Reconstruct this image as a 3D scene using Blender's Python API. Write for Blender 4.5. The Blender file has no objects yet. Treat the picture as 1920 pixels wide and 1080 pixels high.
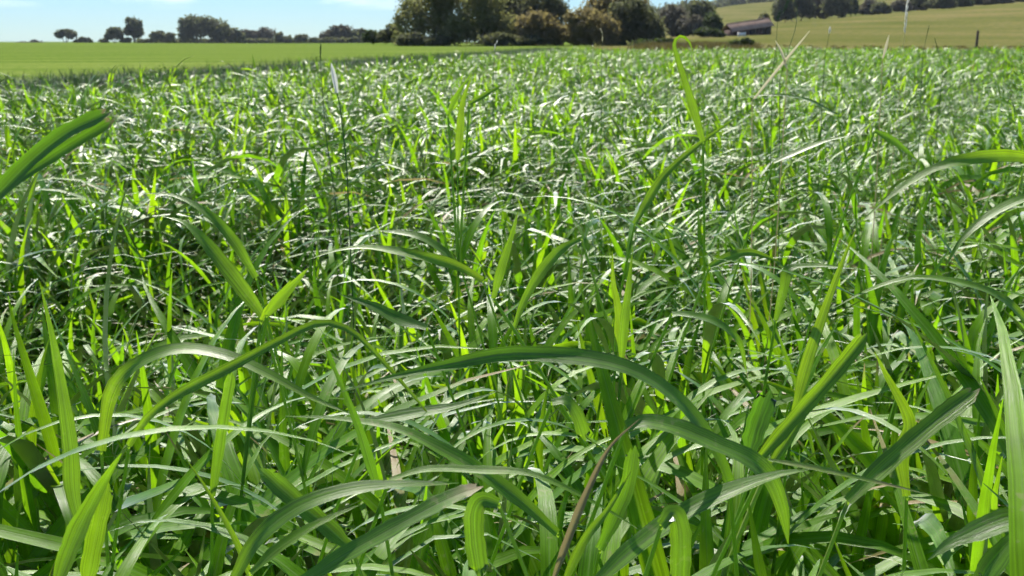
import bpy, math, random
import numpy as np
from mathutils import Vector

# ------------------------------------------------------------------ camera, sky, sun, exposure
scene = bpy.context.scene
C = scene.collection
FPX = 1884.0                                   # focal length in pixels of a 1920-wide picture
PITCH = math.atan((540 - 70) / FPX)
CAMZ = 0.97
cam_d = bpy.data.cameras.new('camera')
cam = bpy.data.objects.new('camera', cam_d); C.objects.link(cam)
cam.location = (0, 0, CAMZ)
cam.rotation_euler = (math.pi / 2 - PITCH, 0, 0)
cam_d.sensor_width = 36.0
cam_d.lens = 36.0 * FPX / 1920.0
cam_d.clip_start = 0.02
cam_d.clip_end = 6000
cam_d.dof.use_dof = True
cam_d.dof.focus_distance = 0.95
cam_d.dof.aperture_fstop = 17.0
scene.camera = cam

SUN_AZ, SUN_EL = math.radians(-14), math.radians(50)
world = bpy.data.worlds.new('World'); scene.world = world
world.use_nodes = True
wn = world.node_tree.nodes; wl = world.node_tree.links
wn.clear()
w_out = wn.new('ShaderNodeOutputWorld'); w_bg = wn.new('ShaderNodeBackground')
sky = wn.new('ShaderNodeTexSky'); sky.sky_type = 'NISHITA'
sky.sun_disc = False
sky.sun_elevation = SUN_EL
sky.sun_rotation = SUN_AZ
sky.altitude = 600; sky.air_density = 1.0; sky.dust_density = 0.0; sky.ozone_density = 4.0
SKY_STRENGTH = 0.064
w_bg.inputs['Strength'].default_value = SKY_STRENGTH
# thin fair-weather clouds, all round the sky
w_tc = wn.new('ShaderNodeTexCoord')
w_map = wn.new('ShaderNodeMapping'); w_map.inputs['Scale'].default_value = (1, 1, 5.0)
w_map.inputs['Location'].default_value = (0.35, 0.1, 0.0)
w_no = wn.new('ShaderNodeTexNoise'); w_no.inputs['Scale'].default_value = 6.5
w_no.inputs['Detail'].default_value = 6; w_no.inputs['Roughness'].default_value = 0.55
w_rmp = wn.new('ShaderNodeMapRange'); w_rmp.inputs['From Min'].default_value = 0.56
w_rmp.inputs['From Max'].default_value = 0.70; w_rmp.inputs['To Max'].default_value = 0.85
w_sep = wn.new('ShaderNodeSeparateXYZ')
w_alt = wn.new('ShaderNodeMapRange'); w_alt.inputs['From Min'].default_value = 0.024; w_alt.inputs['From Max'].default_value = 0.04
w_mul = wn.new('ShaderNodeMath'); w_mul.operation = 'MULTIPLY'
w_mix = wn.new('ShaderNodeMixRGB'); w_mix.inputs['Color2'].default_value = (14.5, 14.8, 15.2, 1)
wl.new(w_tc.outputs['Generated'], w_map.inputs['Vector'])
wl.new(w_map.outputs[0], w_no.inputs['Vector'])
wl.new(w_no.outputs['Fac'], w_rmp.inputs['Value'])
wl.new(w_tc.outputs['Generated'], w_sep.inputs[0])
wl.new(w_sep.outputs['Z'], w_alt.inputs['Value'])
wl.new(w_rmp.outputs[0], w_mul.inputs[0]); wl.new(w_alt.outputs[0], w_mul.inputs[1])
wl.new(w_mul.outputs[0], w_mix.inputs['Fac'])
w_tint = wn.new('ShaderNodeMixRGB'); w_tint.blend_type = 'MULTIPLY'; w_tint.inputs['Fac'].default_value = 1.0
w_tint.inputs['Color2'].default_value = (0.63, 0.86, 1.10, 1)        # camera white balance of the sky
wl.new(sky.outputs[0], w_tint.inputs['Color1'])
wl.new(w_tint.outputs[0], w_mix.inputs['Color1'])
wl.new(w_mix.outputs[0], w_bg.inputs['Color'])
wl.new(w_bg.outputs[0], w_out.inputs['Surface'])

sun_d = bpy.data.lights.new('sun', 'SUN'); sun_d.energy = 5.0; sun_d.angle = math.radians(0.53)
sun_d.color = (1.0, 0.94, 0.84)
sun = bpy.data.objects.new('sun', sun_d); C.objects.link(sun)
SUN_DIR = Vector((math.sin(SUN_AZ) * math.cos(SUN_EL), math.cos(SUN_AZ) * math.cos(SUN_EL), math.sin(SUN_EL)))
sun.rotation_euler = (-SUN_DIR).to_track_quat('-Z', 'Y').to_euler()
sun.location = (0, 0, 60)

vs = scene.view_settings
vs.view_transform = 'Standard'; vs.look = 'None'; vs.gamma = 1.0; vs.use_curve_mapping = False
vs.exposure = 0.8
scene.render.engine = 'CYCLES'
cy = scene.cycles
cy.max_bounces = 5; cy.diffuse_bounces = 3; cy.glossy_bounces = 1; cy.transmission_bounces = 4
cy.transparent_max_bounces = 4; cy.sample_clamp_indirect = 6; cy.caustics_reflective = False
cy.use_adaptive_sampling = True; cy.adaptive_threshold = 0.05
try:
    cy.use_denoising = True; cy.denoiser = 'OPENIMAGEDENOISE'
except Exception:
    pass

# ------------------------------------------------------------------ helpers
cp, sp = math.cos(PITCH), math.sin(PITCH)
FWD = np.array((0, cp, -sp)); UPV = np.array((0, sp, cp)); RGT = np.array((1.0, 0, 0)); EYE = np.array((0, 0, CAMZ))
def unproj(px, py, d):
    return EYE + d * (FWD + RGT * ((px - 960) / FPX) + UPV * ((540 - py) / FPX))
def at_y(px, py, Y):                            # the point seen at a pixel, at ground distance Y
    v = FWD + RGT * ((px - 960) / FPX) + UPV * ((540 - py) / FPX)
    return EYE + v * (Y / v[1])

def sstep(x, a, b):
    t = np.clip((np.asarray(x, float) - a) / (b - a), 0, 1)
    return t * t * (3 - 2 * t)

def mesh_from(name, V, F, uv=None, attrs=None, smooth=True, mats=None):
    """V (n,3), F list/array of quads or tris (k-gon arrays), uv per vertex (n,2), attrs {name: per vertex float}"""
    V = np.asarray(V, np.float32); me = bpy.data.meshes.new(name)
    if isinstance(F, np.ndarray):
        k = F.shape[1]; nl = F.size; nf = len(F)
        me.vertices.add(len(V)); me.vertices.foreach_set('co', V.ravel())
        me.loops.add(nl); me.loops.foreach_set('vertex_index', F.astype(np.int32).ravel())
        me.polygons.add(nf); me.polygons.foreach_set('loop_start', np.arange(0, nl, k, dtype=np.int32))
        me.update(calc_edges=True)
    else:
        me.from_pydata(V.tolist(), [], F); me.update()
    if uv is not None:
        l = me.uv_layers.new(name='UVMap')
        li = np.empty(len(me.loops), np.int32); me.loops.foreach_get('vertex_index', li)
        l.data.foreach_set('uv', np.asarray(uv, np.float32)[li].ravel())
    if attrs:
        for an, av in attrs.items():
            a = me.attributes.new(an, 'FLOAT', 'POINT'); a.data.foreach_set('value', np.asarray(av, np.float32))
    if smooth:
        me.polygons.foreach_set('use_smooth', np.ones(len(me.polygons), bool))
    for m in mats or []: me.materials.append(m)
    me.validate()
    return me

def obj(name, me, parent=None):
    o = bpy.data.objects.new(name, me); C.objects.link(o)
    if parent is not None: o.parent = parent
    return o
def tag(o, label=None, cat=None, group=None, kind=None):
    if label: o['label'] = label
    if cat: o['category'] = cat
    if group: o['group'] = group
    if kind: o['kind'] = kind
    return o
def thing(name, label, cat, loc=(0, 0, 0), rz=0.0, group=None):
    o = bpy.data.objects.new(name, None); C.objects.link(o)
    o.empty_display_size = 0.05
    o.location = [float(v) for v in loc]; o.rotation_euler = (0, 0, float(rz))
    return tag(o, label, cat, group)

def merge(parts):
    """parts: list of (V,F,uv,attr dict) with quads -> one"""
    Vs, Fs, Us, A = [], [], [], {}
    n = 0
    for V, F, U, at in parts:
        Vs.append(V); Fs.append(F + n); Us.append(U); n += len(V)
        for k, v in at.items(): A.setdefault(k, []).append(v)
    return np.concatenate(Vs), np.concatenate(Fs), np.concatenate(Us), {k: np.concatenate(v) for k, v in A.items()}

def tube(P, R, n=6):
    P = np.asarray(P, float); R = np.asarray(R, float); m = len(P)
    T = np.gradient(P, axis=0); T /= np.linalg.norm(T, axis=1)[:, None] + 1e-9
    ref = np.array((1.0, 0.13, 0.07)) if abs(T[:, 0]).mean() < 0.8 else np.array((0.1, 1, 0.1))
    A = np.cross(T, ref); A /= np.linalg.norm(A, axis=1)[:, None]
    B = np.cross(T, A)
    ang = np.linspace(0, 2 * np.pi, n, endpoint=False)
    V = (P[:, None] + R[:, None, None] * (np.cos(ang)[None, :, None] * A[:, None] + np.sin(ang)[None, :, None] * B[:, None])).reshape(-1, 3)
    i = np.arange(m - 1)[:, None]; j = np.arange(n)[None]
    F = np.stack([i * n + j, i * n + (j + 1) % n, (i + 1) * n + (j + 1) % n, (i + 1) * n + j], -1).reshape(-1, 4)
    U = np.stack([np.tile(ang / 6.2832, m), np.repeat(np.linspace(0, 1, m), n)], 1)
    return V, F, U, {}

# ------------------------------------------------------------------ materials
def new_mat(name):
    m = bpy.data.materials.new(name); m.use_nodes = True
    nt = m.node_tree; nt.nodes.clear()
    return m, nt.nodes, nt.links
def N(nodes, typ, **kw):
    n = nodes.new(typ)
    for k, v in kw.items():
        if k in n.inputs: n.inputs[k].default_value = v
        else: setattr(n, k, v)
    return n
def ramp(nodes, stops):
    r = nodes.new('ShaderNodeValToRGB'); el = r.color_ramp.elements
    while len(el) > 1: el.remove(el[-1])
    el[0].position = stops[0][0]; el[0].color = (*stops[0][1], 1)
    for p, c in stops[1:]:
        e = el.new(p); e.color = (*c, 1)
    return r

def grass_material(name, dark, light, trans, rough=0.38, mixf=0.5, ior=1.6, streak=1.0):
    m, n, l = new_mat(name)
    out = n.new('ShaderNodeOutputMaterial')
    def math_(op, a=None, b=None, c=None):
        x = N(n, 'ShaderNodeMath', operation=op)
        for i, v in enumerate((a, b, c)):
            if v is None: continue
            if isinstance(v, (int, float)): x.inputs[i].default_value = v
            else: l.new(v, x.inputs[i])
        return x.outputs[0]
    def remap(v, a, b, c, d):
        x = n.new('ShaderNodeMapRange'); l.new(v, x.inputs['Value'])
        for k, q in zip(('From Min', 'From Max', 'To Min', 'To Max'), (a, b, c, d)): x.inputs[k].default_value = q
        return x.outputs[0]
    def mix(f, a, b, typ='MIX'):
        x = N(n, 'ShaderNodeMixRGB', blend_type=typ)
        for k, v in (('Fac', f), ('Color1', a), ('Color2', b)):
            if isinstance(v, (int, float)): x.inputs[k].default_value = v
            elif isinstance(v, tuple): x.inputs[k].default_value = (*v, 1)
            else: l.new(v, x.inputs[k])
        return x.outputs[0]
    uv = n.new('ShaderNodeUVMap'); sep = n.new('ShaderNodeSeparateXYZ'); l.new(uv.outputs[0], sep.inputs[0])
    oi = n.new('ShaderNodeObjectInfo')
    tone = N(n, 'ShaderNodeAttribute', attribute_name='tone').outputs['Fac']
    dry = N(n, 'ShaderNodeAttribute', attribute_name='dry').outputs['Fac']
    plant = N(n, 'ShaderNodeAttribute', attribute_name='plant').outputs['Fac']
    pr = math_('FRACT', math_('ADD', oi.outputs['Random'], plant))
    tt = math_('MULTIPLY_ADD', pr, 0.35, math_('MULTIPLY', tone, 0.65))
    c1 = ramp(n, [(0.0, dark), (0.55, tuple(0.5 * (p + q) for p, q in zip(dark, light))), (1.0, light)]); l.new(tt, c1.inputs[0])
    # irregular veins running along the blade
    cv = n.new('ShaderNodeCombineXYZ'); l.new(math_('MULTIPLY', sep.outputs['X'], 15.0), cv.inputs[0])
    l.new(math_('MULTIPLY_ADD', sep.outputs['Y'], 0.8, math_('MULTIPLY', tone, 37.0)), cv.inputs[1]); l.new(math_('MULTIPLY', pr, 50.0), cv.inputs[2])
    vein = N(n, 'ShaderNodeTexNoise', Scale=1.0, Detail=3.0, Roughness=0.65); l.new(cv.outputs[0], vein.inputs['Vector'])
    vv = remap(vein.outputs['Fac'], 0.3, 0.7, 1 - 0.34 * streak, 1 + 0.30 * streak)
    # blotches along the blade
    tc = n.new('ShaderNodeTexCoord')
    no = N(n, 'ShaderNodeTexNoise', Scale=30.0, Detail=3.0); l.new(tc.outputs['Object'], no.inputs['Vector'])
    blot = remap(no.outputs['Fac'], 0.3, 0.7, 0.8, 1.2)
    rib = remap(math_('ABSOLUTE', math_('SUBTRACT', sep.outputs['X'], 0.5)), 0.02, 0.07, 0.5, 0.0)
    green = mix(1.0, mix(1.0, c1.outputs[0], vv, 'MULTIPLY'), blot, 'MULTIPLY')
    green = mix(rib, green, (0.20, 0.32, 0.09))
    # specks of dust, rust and nibbled spots
    sp_n = N(n, 'ShaderNodeTexNoise', Scale=210.0, Detail=2.0); l.new(tc.outputs['Object'], sp_n.inputs['Vector'])
    green = mix(remap(math_('MULTIPLY', sp_n.outputs['Fac'], no.outputs['Fac']), 0.36, 0.42, 0.0, 0.6), green, (0.34, 0.33, 0.14))
    df = remap(math_('ADD', math_('MULTIPLY_ADD', no.outputs['Fac'], 0.9, -0.45), dry), 0.35, 0.65, 0.0, 1.0)
    dc = ramp(n, [(0.0, (0.33, 0.31, 0.12)), (0.55, (0.31, 0.235, 0.10)), (1.0, (0.13, 0.075, 0.035))])
    l.new(math_('MULTIPLY_ADD', no.outputs['Fac'], 0.6, math_('MULTIPLY_ADD', dry, 0.7, -0.35)), dc.inputs[0])
    base = mix(df, green, dc.outputs[0])
    tr = mix(tt, (trans[0] * 0.38, trans[1] * 0.62, trans[2] * 0.9), trans)
    tr = mix(1.0, mix(1.0, tr, vv, 'MULTIPLY'), blot, 'MULTIPLY')
    tr = mix(df, tr, dc.outputs[0])
    bump = N(n, 'ShaderNodeBump', Strength=0.55, Distance=0.0012); l.new(vein.outputs['Fac'], bump.inputs['Height'])
    d = n.new('ShaderNodeBsdfDiffuse'); l.new(base, d.inputs['Color'])
    t = n.new('ShaderNodeBsdfTranslucent'); l.new(tr, t.inputs['Color'])
    mx = N(n, 'ShaderNodeMixShader'); mx.inputs[0].default_value = mixf; l.new(d.outputs[0], mx.inputs[1]); l.new(t.outputs[0], mx.inputs[2])
    g = n.new('ShaderNodeBsdfGlossy'); l.new(bump.outputs[0], g.inputs['Normal'])
    l.new(remap(no.outputs['Fac'], 0.3, 0.7, rough - 0.07, rough + 0.1), g.inputs['Roughness'])
    fr = N(n, 'ShaderNodeFresnel', IOR=ior)
    gm = N(n, 'ShaderNodeMixShader'); l.new(fr.outputs[0], gm.inputs[0]); l.new(mx.outputs[0], gm.inputs[1]); l.new(g.outputs[0], gm.inputs[2])
    l.new(gm.outputs[0], out.inputs['Surface'])
    return m

M_LEAF = grass_material('grass_leaf', (0.052, 0.165, 0.004), (0.172, 0.345, 0.005), (0.46, 0.74, 0.010), rough=0.37, mixf=0.5, ior=1.25)
M_BROAD = grass_material('broad_grass_leaf', (0.050, 0.142, 0.007), (0.160, 0.300, 0.008), (0.44, 0.69, 0.011), rough=0.41, mixf=0.48, ior=1.52, streak=1.5)
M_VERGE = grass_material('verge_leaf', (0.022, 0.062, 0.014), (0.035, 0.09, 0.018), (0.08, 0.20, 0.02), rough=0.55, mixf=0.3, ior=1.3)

def stem_material():
    m, n, l = new_mat('grass_stem'); out = n.new('ShaderNodeOutputMaterial')
    oi = n.new('ShaderNodeObjectInfo')
    r = ramp(n, [(0, (0.11, 0.24, 0.035)), (0.7, (0.18, 0.32, 0.05)), (1, (0.30, 0.34, 0.10))]); l.new(oi.outputs['Random'], r.inputs[0])
    p = N(n, 'ShaderNodeBsdfPrincipled', Roughness=0.45); l.new(r.outputs[0], p.inputs['Base Color'])
    t = N(n, 'ShaderNodeBsdfTranslucent', Color=(0.40, 0.66, 0.04, 1)); mx = N(n, 'ShaderNodeMixShader'); mx.inputs[0].default_value = 0.45
    l.new(p.outputs[0], mx.inputs[1]); l.new(t.outputs[0], mx.inputs[2]); l.new(mx.outputs[0], out.inputs[0]); return m
M_STEM = stem_material()

def simple_mat(name, c1, c2, scale=6.0, rough=0.8, trans=None, coord='Object', bump=0.0, detail=5.0, random=False, spec=0.3, tfac=0.3):
    m, n, l = new_mat(name); out = n.new('ShaderNodeOutputMaterial')
    tc = n.new('ShaderNodeTexCoord'); no = N(n, 'ShaderNodeTexNoise', Scale=scale, Detail=detail, Roughness=0.6)
    l.new(tc.outputs[coord], no.inputs['Vector'])
    r = ramp(n, [(0.32, c1), (0.68, c2)]); l.new(no.outputs['Fac'], r.inputs[0])
    p = N(n, 'ShaderNodeBsdfPrincipled', Roughness=rough); p.inputs['Specular IOR Level'].default_value = spec
    src = r.outputs[0]
    if random:
        oi = N(n, 'ShaderNodeAttribute', attribute_name='tone')
        hs = n.new('ShaderNodeHueSaturation'); mr = n.new('ShaderNodeMapRange'); mr.inputs['To Min'].default_value = 0.6; mr.inputs['To Max'].default_value = 1.4
        l.new(oi.outputs['Fac'], mr.inputs['Value']); l.new(mr.outputs[0], hs.inputs['Value']); l.new(src, hs.inputs['Color']); src = hs.outputs[0]
    l.new(src, p.inputs['Base Color'])
    if bump:
        b = N(n, 'ShaderNodeBump', Strength=bump, Distance=0.1); l.new(no.outputs['Fac'], b.inputs['Height']); l.new(b.outputs[0], p.inputs['Normal'])
    if trans:
        t = N(n, 'ShaderNodeBsdfTranslucent'); t.inputs['Color'].default_value = (*trans, 1)
        mx = N(n, 'ShaderNodeMixShader'); mx.inputs[0].default_value = tfac
        l.new(p.outputs[0], mx.inputs[1]); l.new(t.outputs[0], mx.inputs[2]); l.new(mx.outputs[0], out.inputs[0])
    else:
        l.new(p.outputs[0], out.inputs[0])
    return m

M_SOIL = simple_mat('soil', (0.030, 0.022, 0.013), (0.075, 0.055, 0.032), 30.0, 0.95, bump=0.6, coord='Object')
def field_mat(name, cols, streak_rot, streak=(0.02, 0.35), fine=3.0, contrast=0.5):
    """mown or grazed land seen from far: broad patches, streaks along the rows and fine grain"""
    m, n, l = new_mat(name); out = n.new('ShaderNodeOutputMaterial')
    tc = n.new('ShaderNodeTexCoord')
    mp = n.new('ShaderNodeMapping'); mp.inputs['Rotation'].default_value = (0, 0, streak_rot); mp.inputs['Scale'].default_value = (streak[0], streak[1], 1)
    l.new(tc.outputs['Object'], mp.inputs['Vector'])
    a = N(n, 'ShaderNodeTexNoise', Scale=1.0, Detail=4.0, Roughness=0.55); l.new(mp.outputs[0], a.inputs['Vector'])
    b = N(n, 'ShaderNodeTexNoise', Scale=fine, Detail=5.0, Roughness=0.7); l.new(tc.outputs['Object'], b.inputs['Vector'])
    c = N(n, 'ShaderNodeMath', operation='MULTIPLY_ADD'); c.inputs[1].default_value = contrast; l.new(b.outputs['Fac'], c.inputs[0])
    d = N(n, 'ShaderNodeMath', operation='MULTIPLY'); d.inputs[1].default_value = 1 - contrast; l.new(a.outputs['Fac'], d.inputs[0]); l.new(d.outputs[0], c.inputs[2])
    k = len(cols); r = ramp(n, [(0.41 + 0.18 * i / (k - 1), col) for i, col in enumerate(cols)]); l.new(c.outputs[0], r.inputs[0])
    p = N(n, 'ShaderNodeBsdfPrincipled', Roughness=0.9); p.inputs['Specular IOR Level'].default_value = 0.0
    l.new(r.outputs[0], p.inputs['Base Color'])
    bm = N(n, 'ShaderNodeBump', Strength=0.6, Distance=0.12); l.new(b.outputs['Fac'], bm.inputs['Height']); l.new(bm.outputs[0], p.inputs['Normal'])
    l.new(p.outputs[0], out.inputs[0]); return m
M_CROP = field_mat('young_crop', [(0.066, 0.120, 0.017), (0.114, 0.176, 0.031), (0.180, 0.228, 0.056)], 0.1)
M_PAST = field_mat('grazed_pasture', [(0.085, 0.102, 0.024), (0.125, 0.130, 0.040), (0.185, 0.158, 0.066)], 0.0, (0.012, 0.03), 1.4)
M_BARK = simple_mat('bark', (0.05, 0.038, 0.028), (0.13, 0.10, 0.075), 5.0, 0.95, bump=0.5)

# ------------------------------------------------------------------ the lie of the land
def ground_z(X, Y):
    X = np.asarray(X, float); Y = np.asarray(Y, float)
    r = X / (np.abs(Y) + 6)
    z = 0.10 * np.sin(X * 0.05 + 1) * sstep(Y, 20, 80)
    # grassy hill on one side, its crest about 240 m off
    z = z + sstep(Y, 105, 245) * np.clip(2.4 + (X - 40) * 0.080, 0, 30) * sstep(X, 5, 60) * (1 - 0.25 * sstep(Y, 260, 420))
    z = z + 0.9 * np.exp(-((X - 38) ** 2 + (Y - 162) ** 2) / (2 * 24.0 ** 2))      # knoll the shed stands on
    # far ridge behind it
    z = z + sstep(Y, 330, 620) * 12.5 * sstep(r, 0.02, 0.24) 
    # the level crop field ends in a low crest and falls away
    z = z - sstep(Y, 175, 480) * 3.0 * (1 - sstep(r, -0.05, 0.12)) - 6 * sstep(Y, 500, 3000) * (1 - sstep(r, 0, .15))
    return z

# edge of the tall grass: a line on one side, a far headland on the other
E0, E1 = np.array((-5.6, 10.8)), np.array((2.1, 42.0))
def in_field(X, Y, m=0.0):
    X = np.asarray(X, float); Y = np.asarray(Y, float)
    d = E1 - E0; side = ((X - E0[0]) * d[1] - (Y - E0[1]) * d[0]) / np.hypot(*d)
    far = 42.0 + 0.12 * (X - 2.1) + 0.5 * np.sin(X * 0.7)
    return (side > -m) & (Y < far + m)
CROP_R = 0.072

def build_terrain():
    ys = np.concatenate([-np.geomspace(300, 4, 10), np.linspace(-3, 12, 16), np.linspace(13, 46, 34), np.geomspace(47.5, 260, 44), np.geomspace(270, 1400, 26)])
    rs = np.concatenate([-np.geomspace(2.2, 1.3, 5), np.linspace(-1.15, 1.15, 116), np.geomspace(1.3, 2.2, 5)])
    rs = np.sort(np.append(rs, CROP_R))
    Yg, Rg = np.meshgrid(ys, rs, indexing='ij'); Xg = Rg * (np.abs(Yg) + 6)
    Z = ground_z(Xg, Yg)
    V = np.stack([Xg, Yg, Z], -1).reshape(-1, 3)
    ny, nr = len(ys), len(rs)
    i, j = np.meshgrid(np.arange(ny - 1), np.arange(nr - 1), indexing='ij')
    F = np.stack([i * nr + j, i * nr + j + 1, (i + 1) * nr + j + 1, (i + 1) * nr + j], -1).reshape(-1, 4)
    cx = V[F].mean(1); rr = cx[:, 0] / (np.abs(cx[:, 1]) + 6)
    soil = in_field(cx[:, 0], cx[:, 1], 0.3)
    crop = ~soil & (rr < CROP_R)
    for nm, sel, mt in (('ground', soil, M_SOIL), ('crop_field', crop, M_CROP), ('pasture', ~soil & ~crop, M_PAST)):
        f = F[sel]; u, inv = np.unique(f, return_inverse=True)
        o = obj(nm, mesh_from(nm, V[u], inv.reshape(f.shape), mats=[mt])); tag(o, kind='structure')
build_terrain()

# ------------------------------------------------------------------ grass blades
def strip(P, Wd, Nn, fold=0.25, across=2, tone=0.5, dry=0.0, roll=None):
    """a ribbon along P (n,3): widths, normals, folded about its midrib"""
    P = np.asarray(P, float); n = len(P)
    T = np.gradient(P, axis=0); T /= np.linalg.norm(T, axis=1)[:, None] + 1e-9
    Nn = np.asarray(Nn, float); Nn = Nn - (Nn * T).sum(1)[:, None] * T; Nn /= np.linalg.norm(Nn, axis=1)[:, None] + 1e-9
    B = np.cross(T, Nn)
    if roll is not None:
        c, s = np.cos(roll)[:, None], np.sin(roll)[:, None]
        Nn, B = Nn * c + B * s, B * c - Nn * s
    us = np.linspace(-1, 1, across + 1); k = len(us)
    V = P[:, None] + us[None, :, None] * (Wd / 2)[:, None, None] * B[:, None] + (np.abs(us) ** 1.3)[None, :, None] * (fold * Wd / 2)[:, None, None] * Nn[:, None]
    V = V.reshape(-1, 3)
    i = np.arange(n - 1)[:, None]; j = np.arange(k - 1)[None]
    F = np.stack([i * k + j, i * k + j + 1, (i + 1) * k + j + 1, (i + 1) * k + j], -1).reshape(-1, 4)
    s = np.linspace(0, 1, n)
    U = np.stack([np.tile((us + 1) / 2, n), np.repeat(s, k)], 1)
    dryv = np.broadcast_to(np.asarray(dry, float), (n,)) if np.ndim(dry) else np.full(n, dry)
    return V, F, U, {'tone': np.full(len(V), tone), 'dry': np.repeat(dryv, k)}

def arc_leaf(rng, p0, az, e0, L, droop, w, seg=9, across=2, pw=1.5, tone=None, dry=0.0, roll0=0.0, roll1=0.0, kink=None):
    s = np.linspace(0, 1, seg + 1)
    el = e0 - droop * s ** pw
    if kink: el = el - kink[1] * sstep(s, kink[0], kink[0] + 0.08)
    a = az + rng.uniform(-0.5, 0.5) * s ** 2
    T = np.stack([np.cos(el) * np.cos(a), np.cos(el) * np.sin(a), np.sin(el)], 1)
    Nn = np.stack([-np.sin(el) * np.cos(a), -np.sin(el) * np.sin(a), np.cos(el)], 1)
    P = p0 + np.concatenate([[np.zeros(3)], np.cumsum((T[1:] + T[:-1]) / 2 * (L / seg), 0)])
    wd = w * (0.5 + 0.5 * sstep(s, 0, 0.25)) * np.clip((1 - s) / 0.6, 0.02, 1) ** 0.85
    return strip(P, wd, Nn, rng.uniform(0.04, 0.26), across, rng.random() if tone is None else tone, dry, roll0 + roll1 * s)

LOOKS = {}
def tiller(seed, H=0.36, seg=9, across=2, nl=None, wmul=1.0, up=(0.36, 0.12)):
    """one grass shoot: list of leaves and a stem, standing on the origin"""
    rng = np.random.default_rng(seed)
    lean_a = rng.uniform(0, 6.283); lean = rng.uniform(0.0, 0.22)
    h = H * rng.uniform(0.75, 1.2)
    sz = np.linspace(0, 1, 5)
    SP = np.stack([np.cos(lean_a) * lean * h * sz ** 1.5, np.sin(lean_a) * lean * h * sz ** 1.5, h * sz], 1)
    stem = tube(SP, np.linspace(0.0024, 0.0013, 5), 5)
    stem[3]['tone'] = np.full(len(stem[0]), .5); stem[3]['dry'] = np.zeros(len(stem[0]))
    leaves = []; looks = {'stand': 0, 'arch': 0, 'flat': 0, 'tip': 0, 'withered': 0, 'kink': 0}
    nl = nl or rng.integers(4, 6); az0 = rng.uniform(0, 6.283)
    for k in range(nl):
        t = 0.22 + 0.78 * (k + 0.3) / nl + rng.uniform(-.05, .05); t = min(t, 1)
        p0 = np.array([np.interp(t, sz, SP[:, c]) for c in range(3)])
        az = az0 + k * math.pi + rng.normal(0, 0.5)
        top = k >= nl - 2
        kind = rng.random()
        if (top and kind < up[0]) or kind < up[1]:      # young leaf standing up
            e0, dr, L = rng.uniform(1.2, 1.5), rng.uniform(0.15, 0.7), rng.uniform(.2, .33); looks['stand'] += 1
        elif kind < 0.78:            # arching over
            e0, dr, L = rng.uniform(0.65, 1.2), rng.uniform(1.0, 1.85), rng.uniform(.30, .52); looks['arch'] += 1
        else:                        # spread out
            e0, dr, L = rng.uniform(0.5, 0.95), rng.uniform(0.6, 1.3), rng.uniform(.24, .38); looks['flat'] += 1
        w = rng.uniform(0.012, 0.021) * wmul * (0.8 if k == 0 else 1)
        dry = 0.0
        q = rng.random(); s = np.linspace(0, 1, seg + 1)
        if q < 0.08: dry = 0.75 * sstep(s, 0.72, 0.98); looks['tip'] += 1
        elif q < 0.10 or (k == 0 and q < 0.25): dry = 0.25 + 0.55 * sstep(s, 0.1, 0.8); looks['withered'] += 1
        kink = (rng.uniform(.35, .7), rng.uniform(.5, 1.3)) if rng.random() < 0.08 else None
        looks['kink'] += kink is not None
        leaves.append(arc_leaf(rng, p0, az, e0, L, dr, w, seg, across, rng.uniform(0.75, 1.5), None, dry,
                               rng.normal(0, 0.2), rng.normal(0, 0.45), kink))
    LOOKS[seed] = looks
    return stem, leaves

# canopy undulation
def canopy(X, Y):
    X = np.asarray(X, float); Y = np.asarray(Y, float)
    return 1.0 + 0.15 * np.sin(1.7 * X + 0.9 * Y + 0.4) * np.sin(2.3 * Y - 0.6 * X) + 0.09 * np.sin(4.1 * X - 2.0 * Y) + 0.05 * np.sin(0.5 * X + 0.35 * Y)

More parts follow.
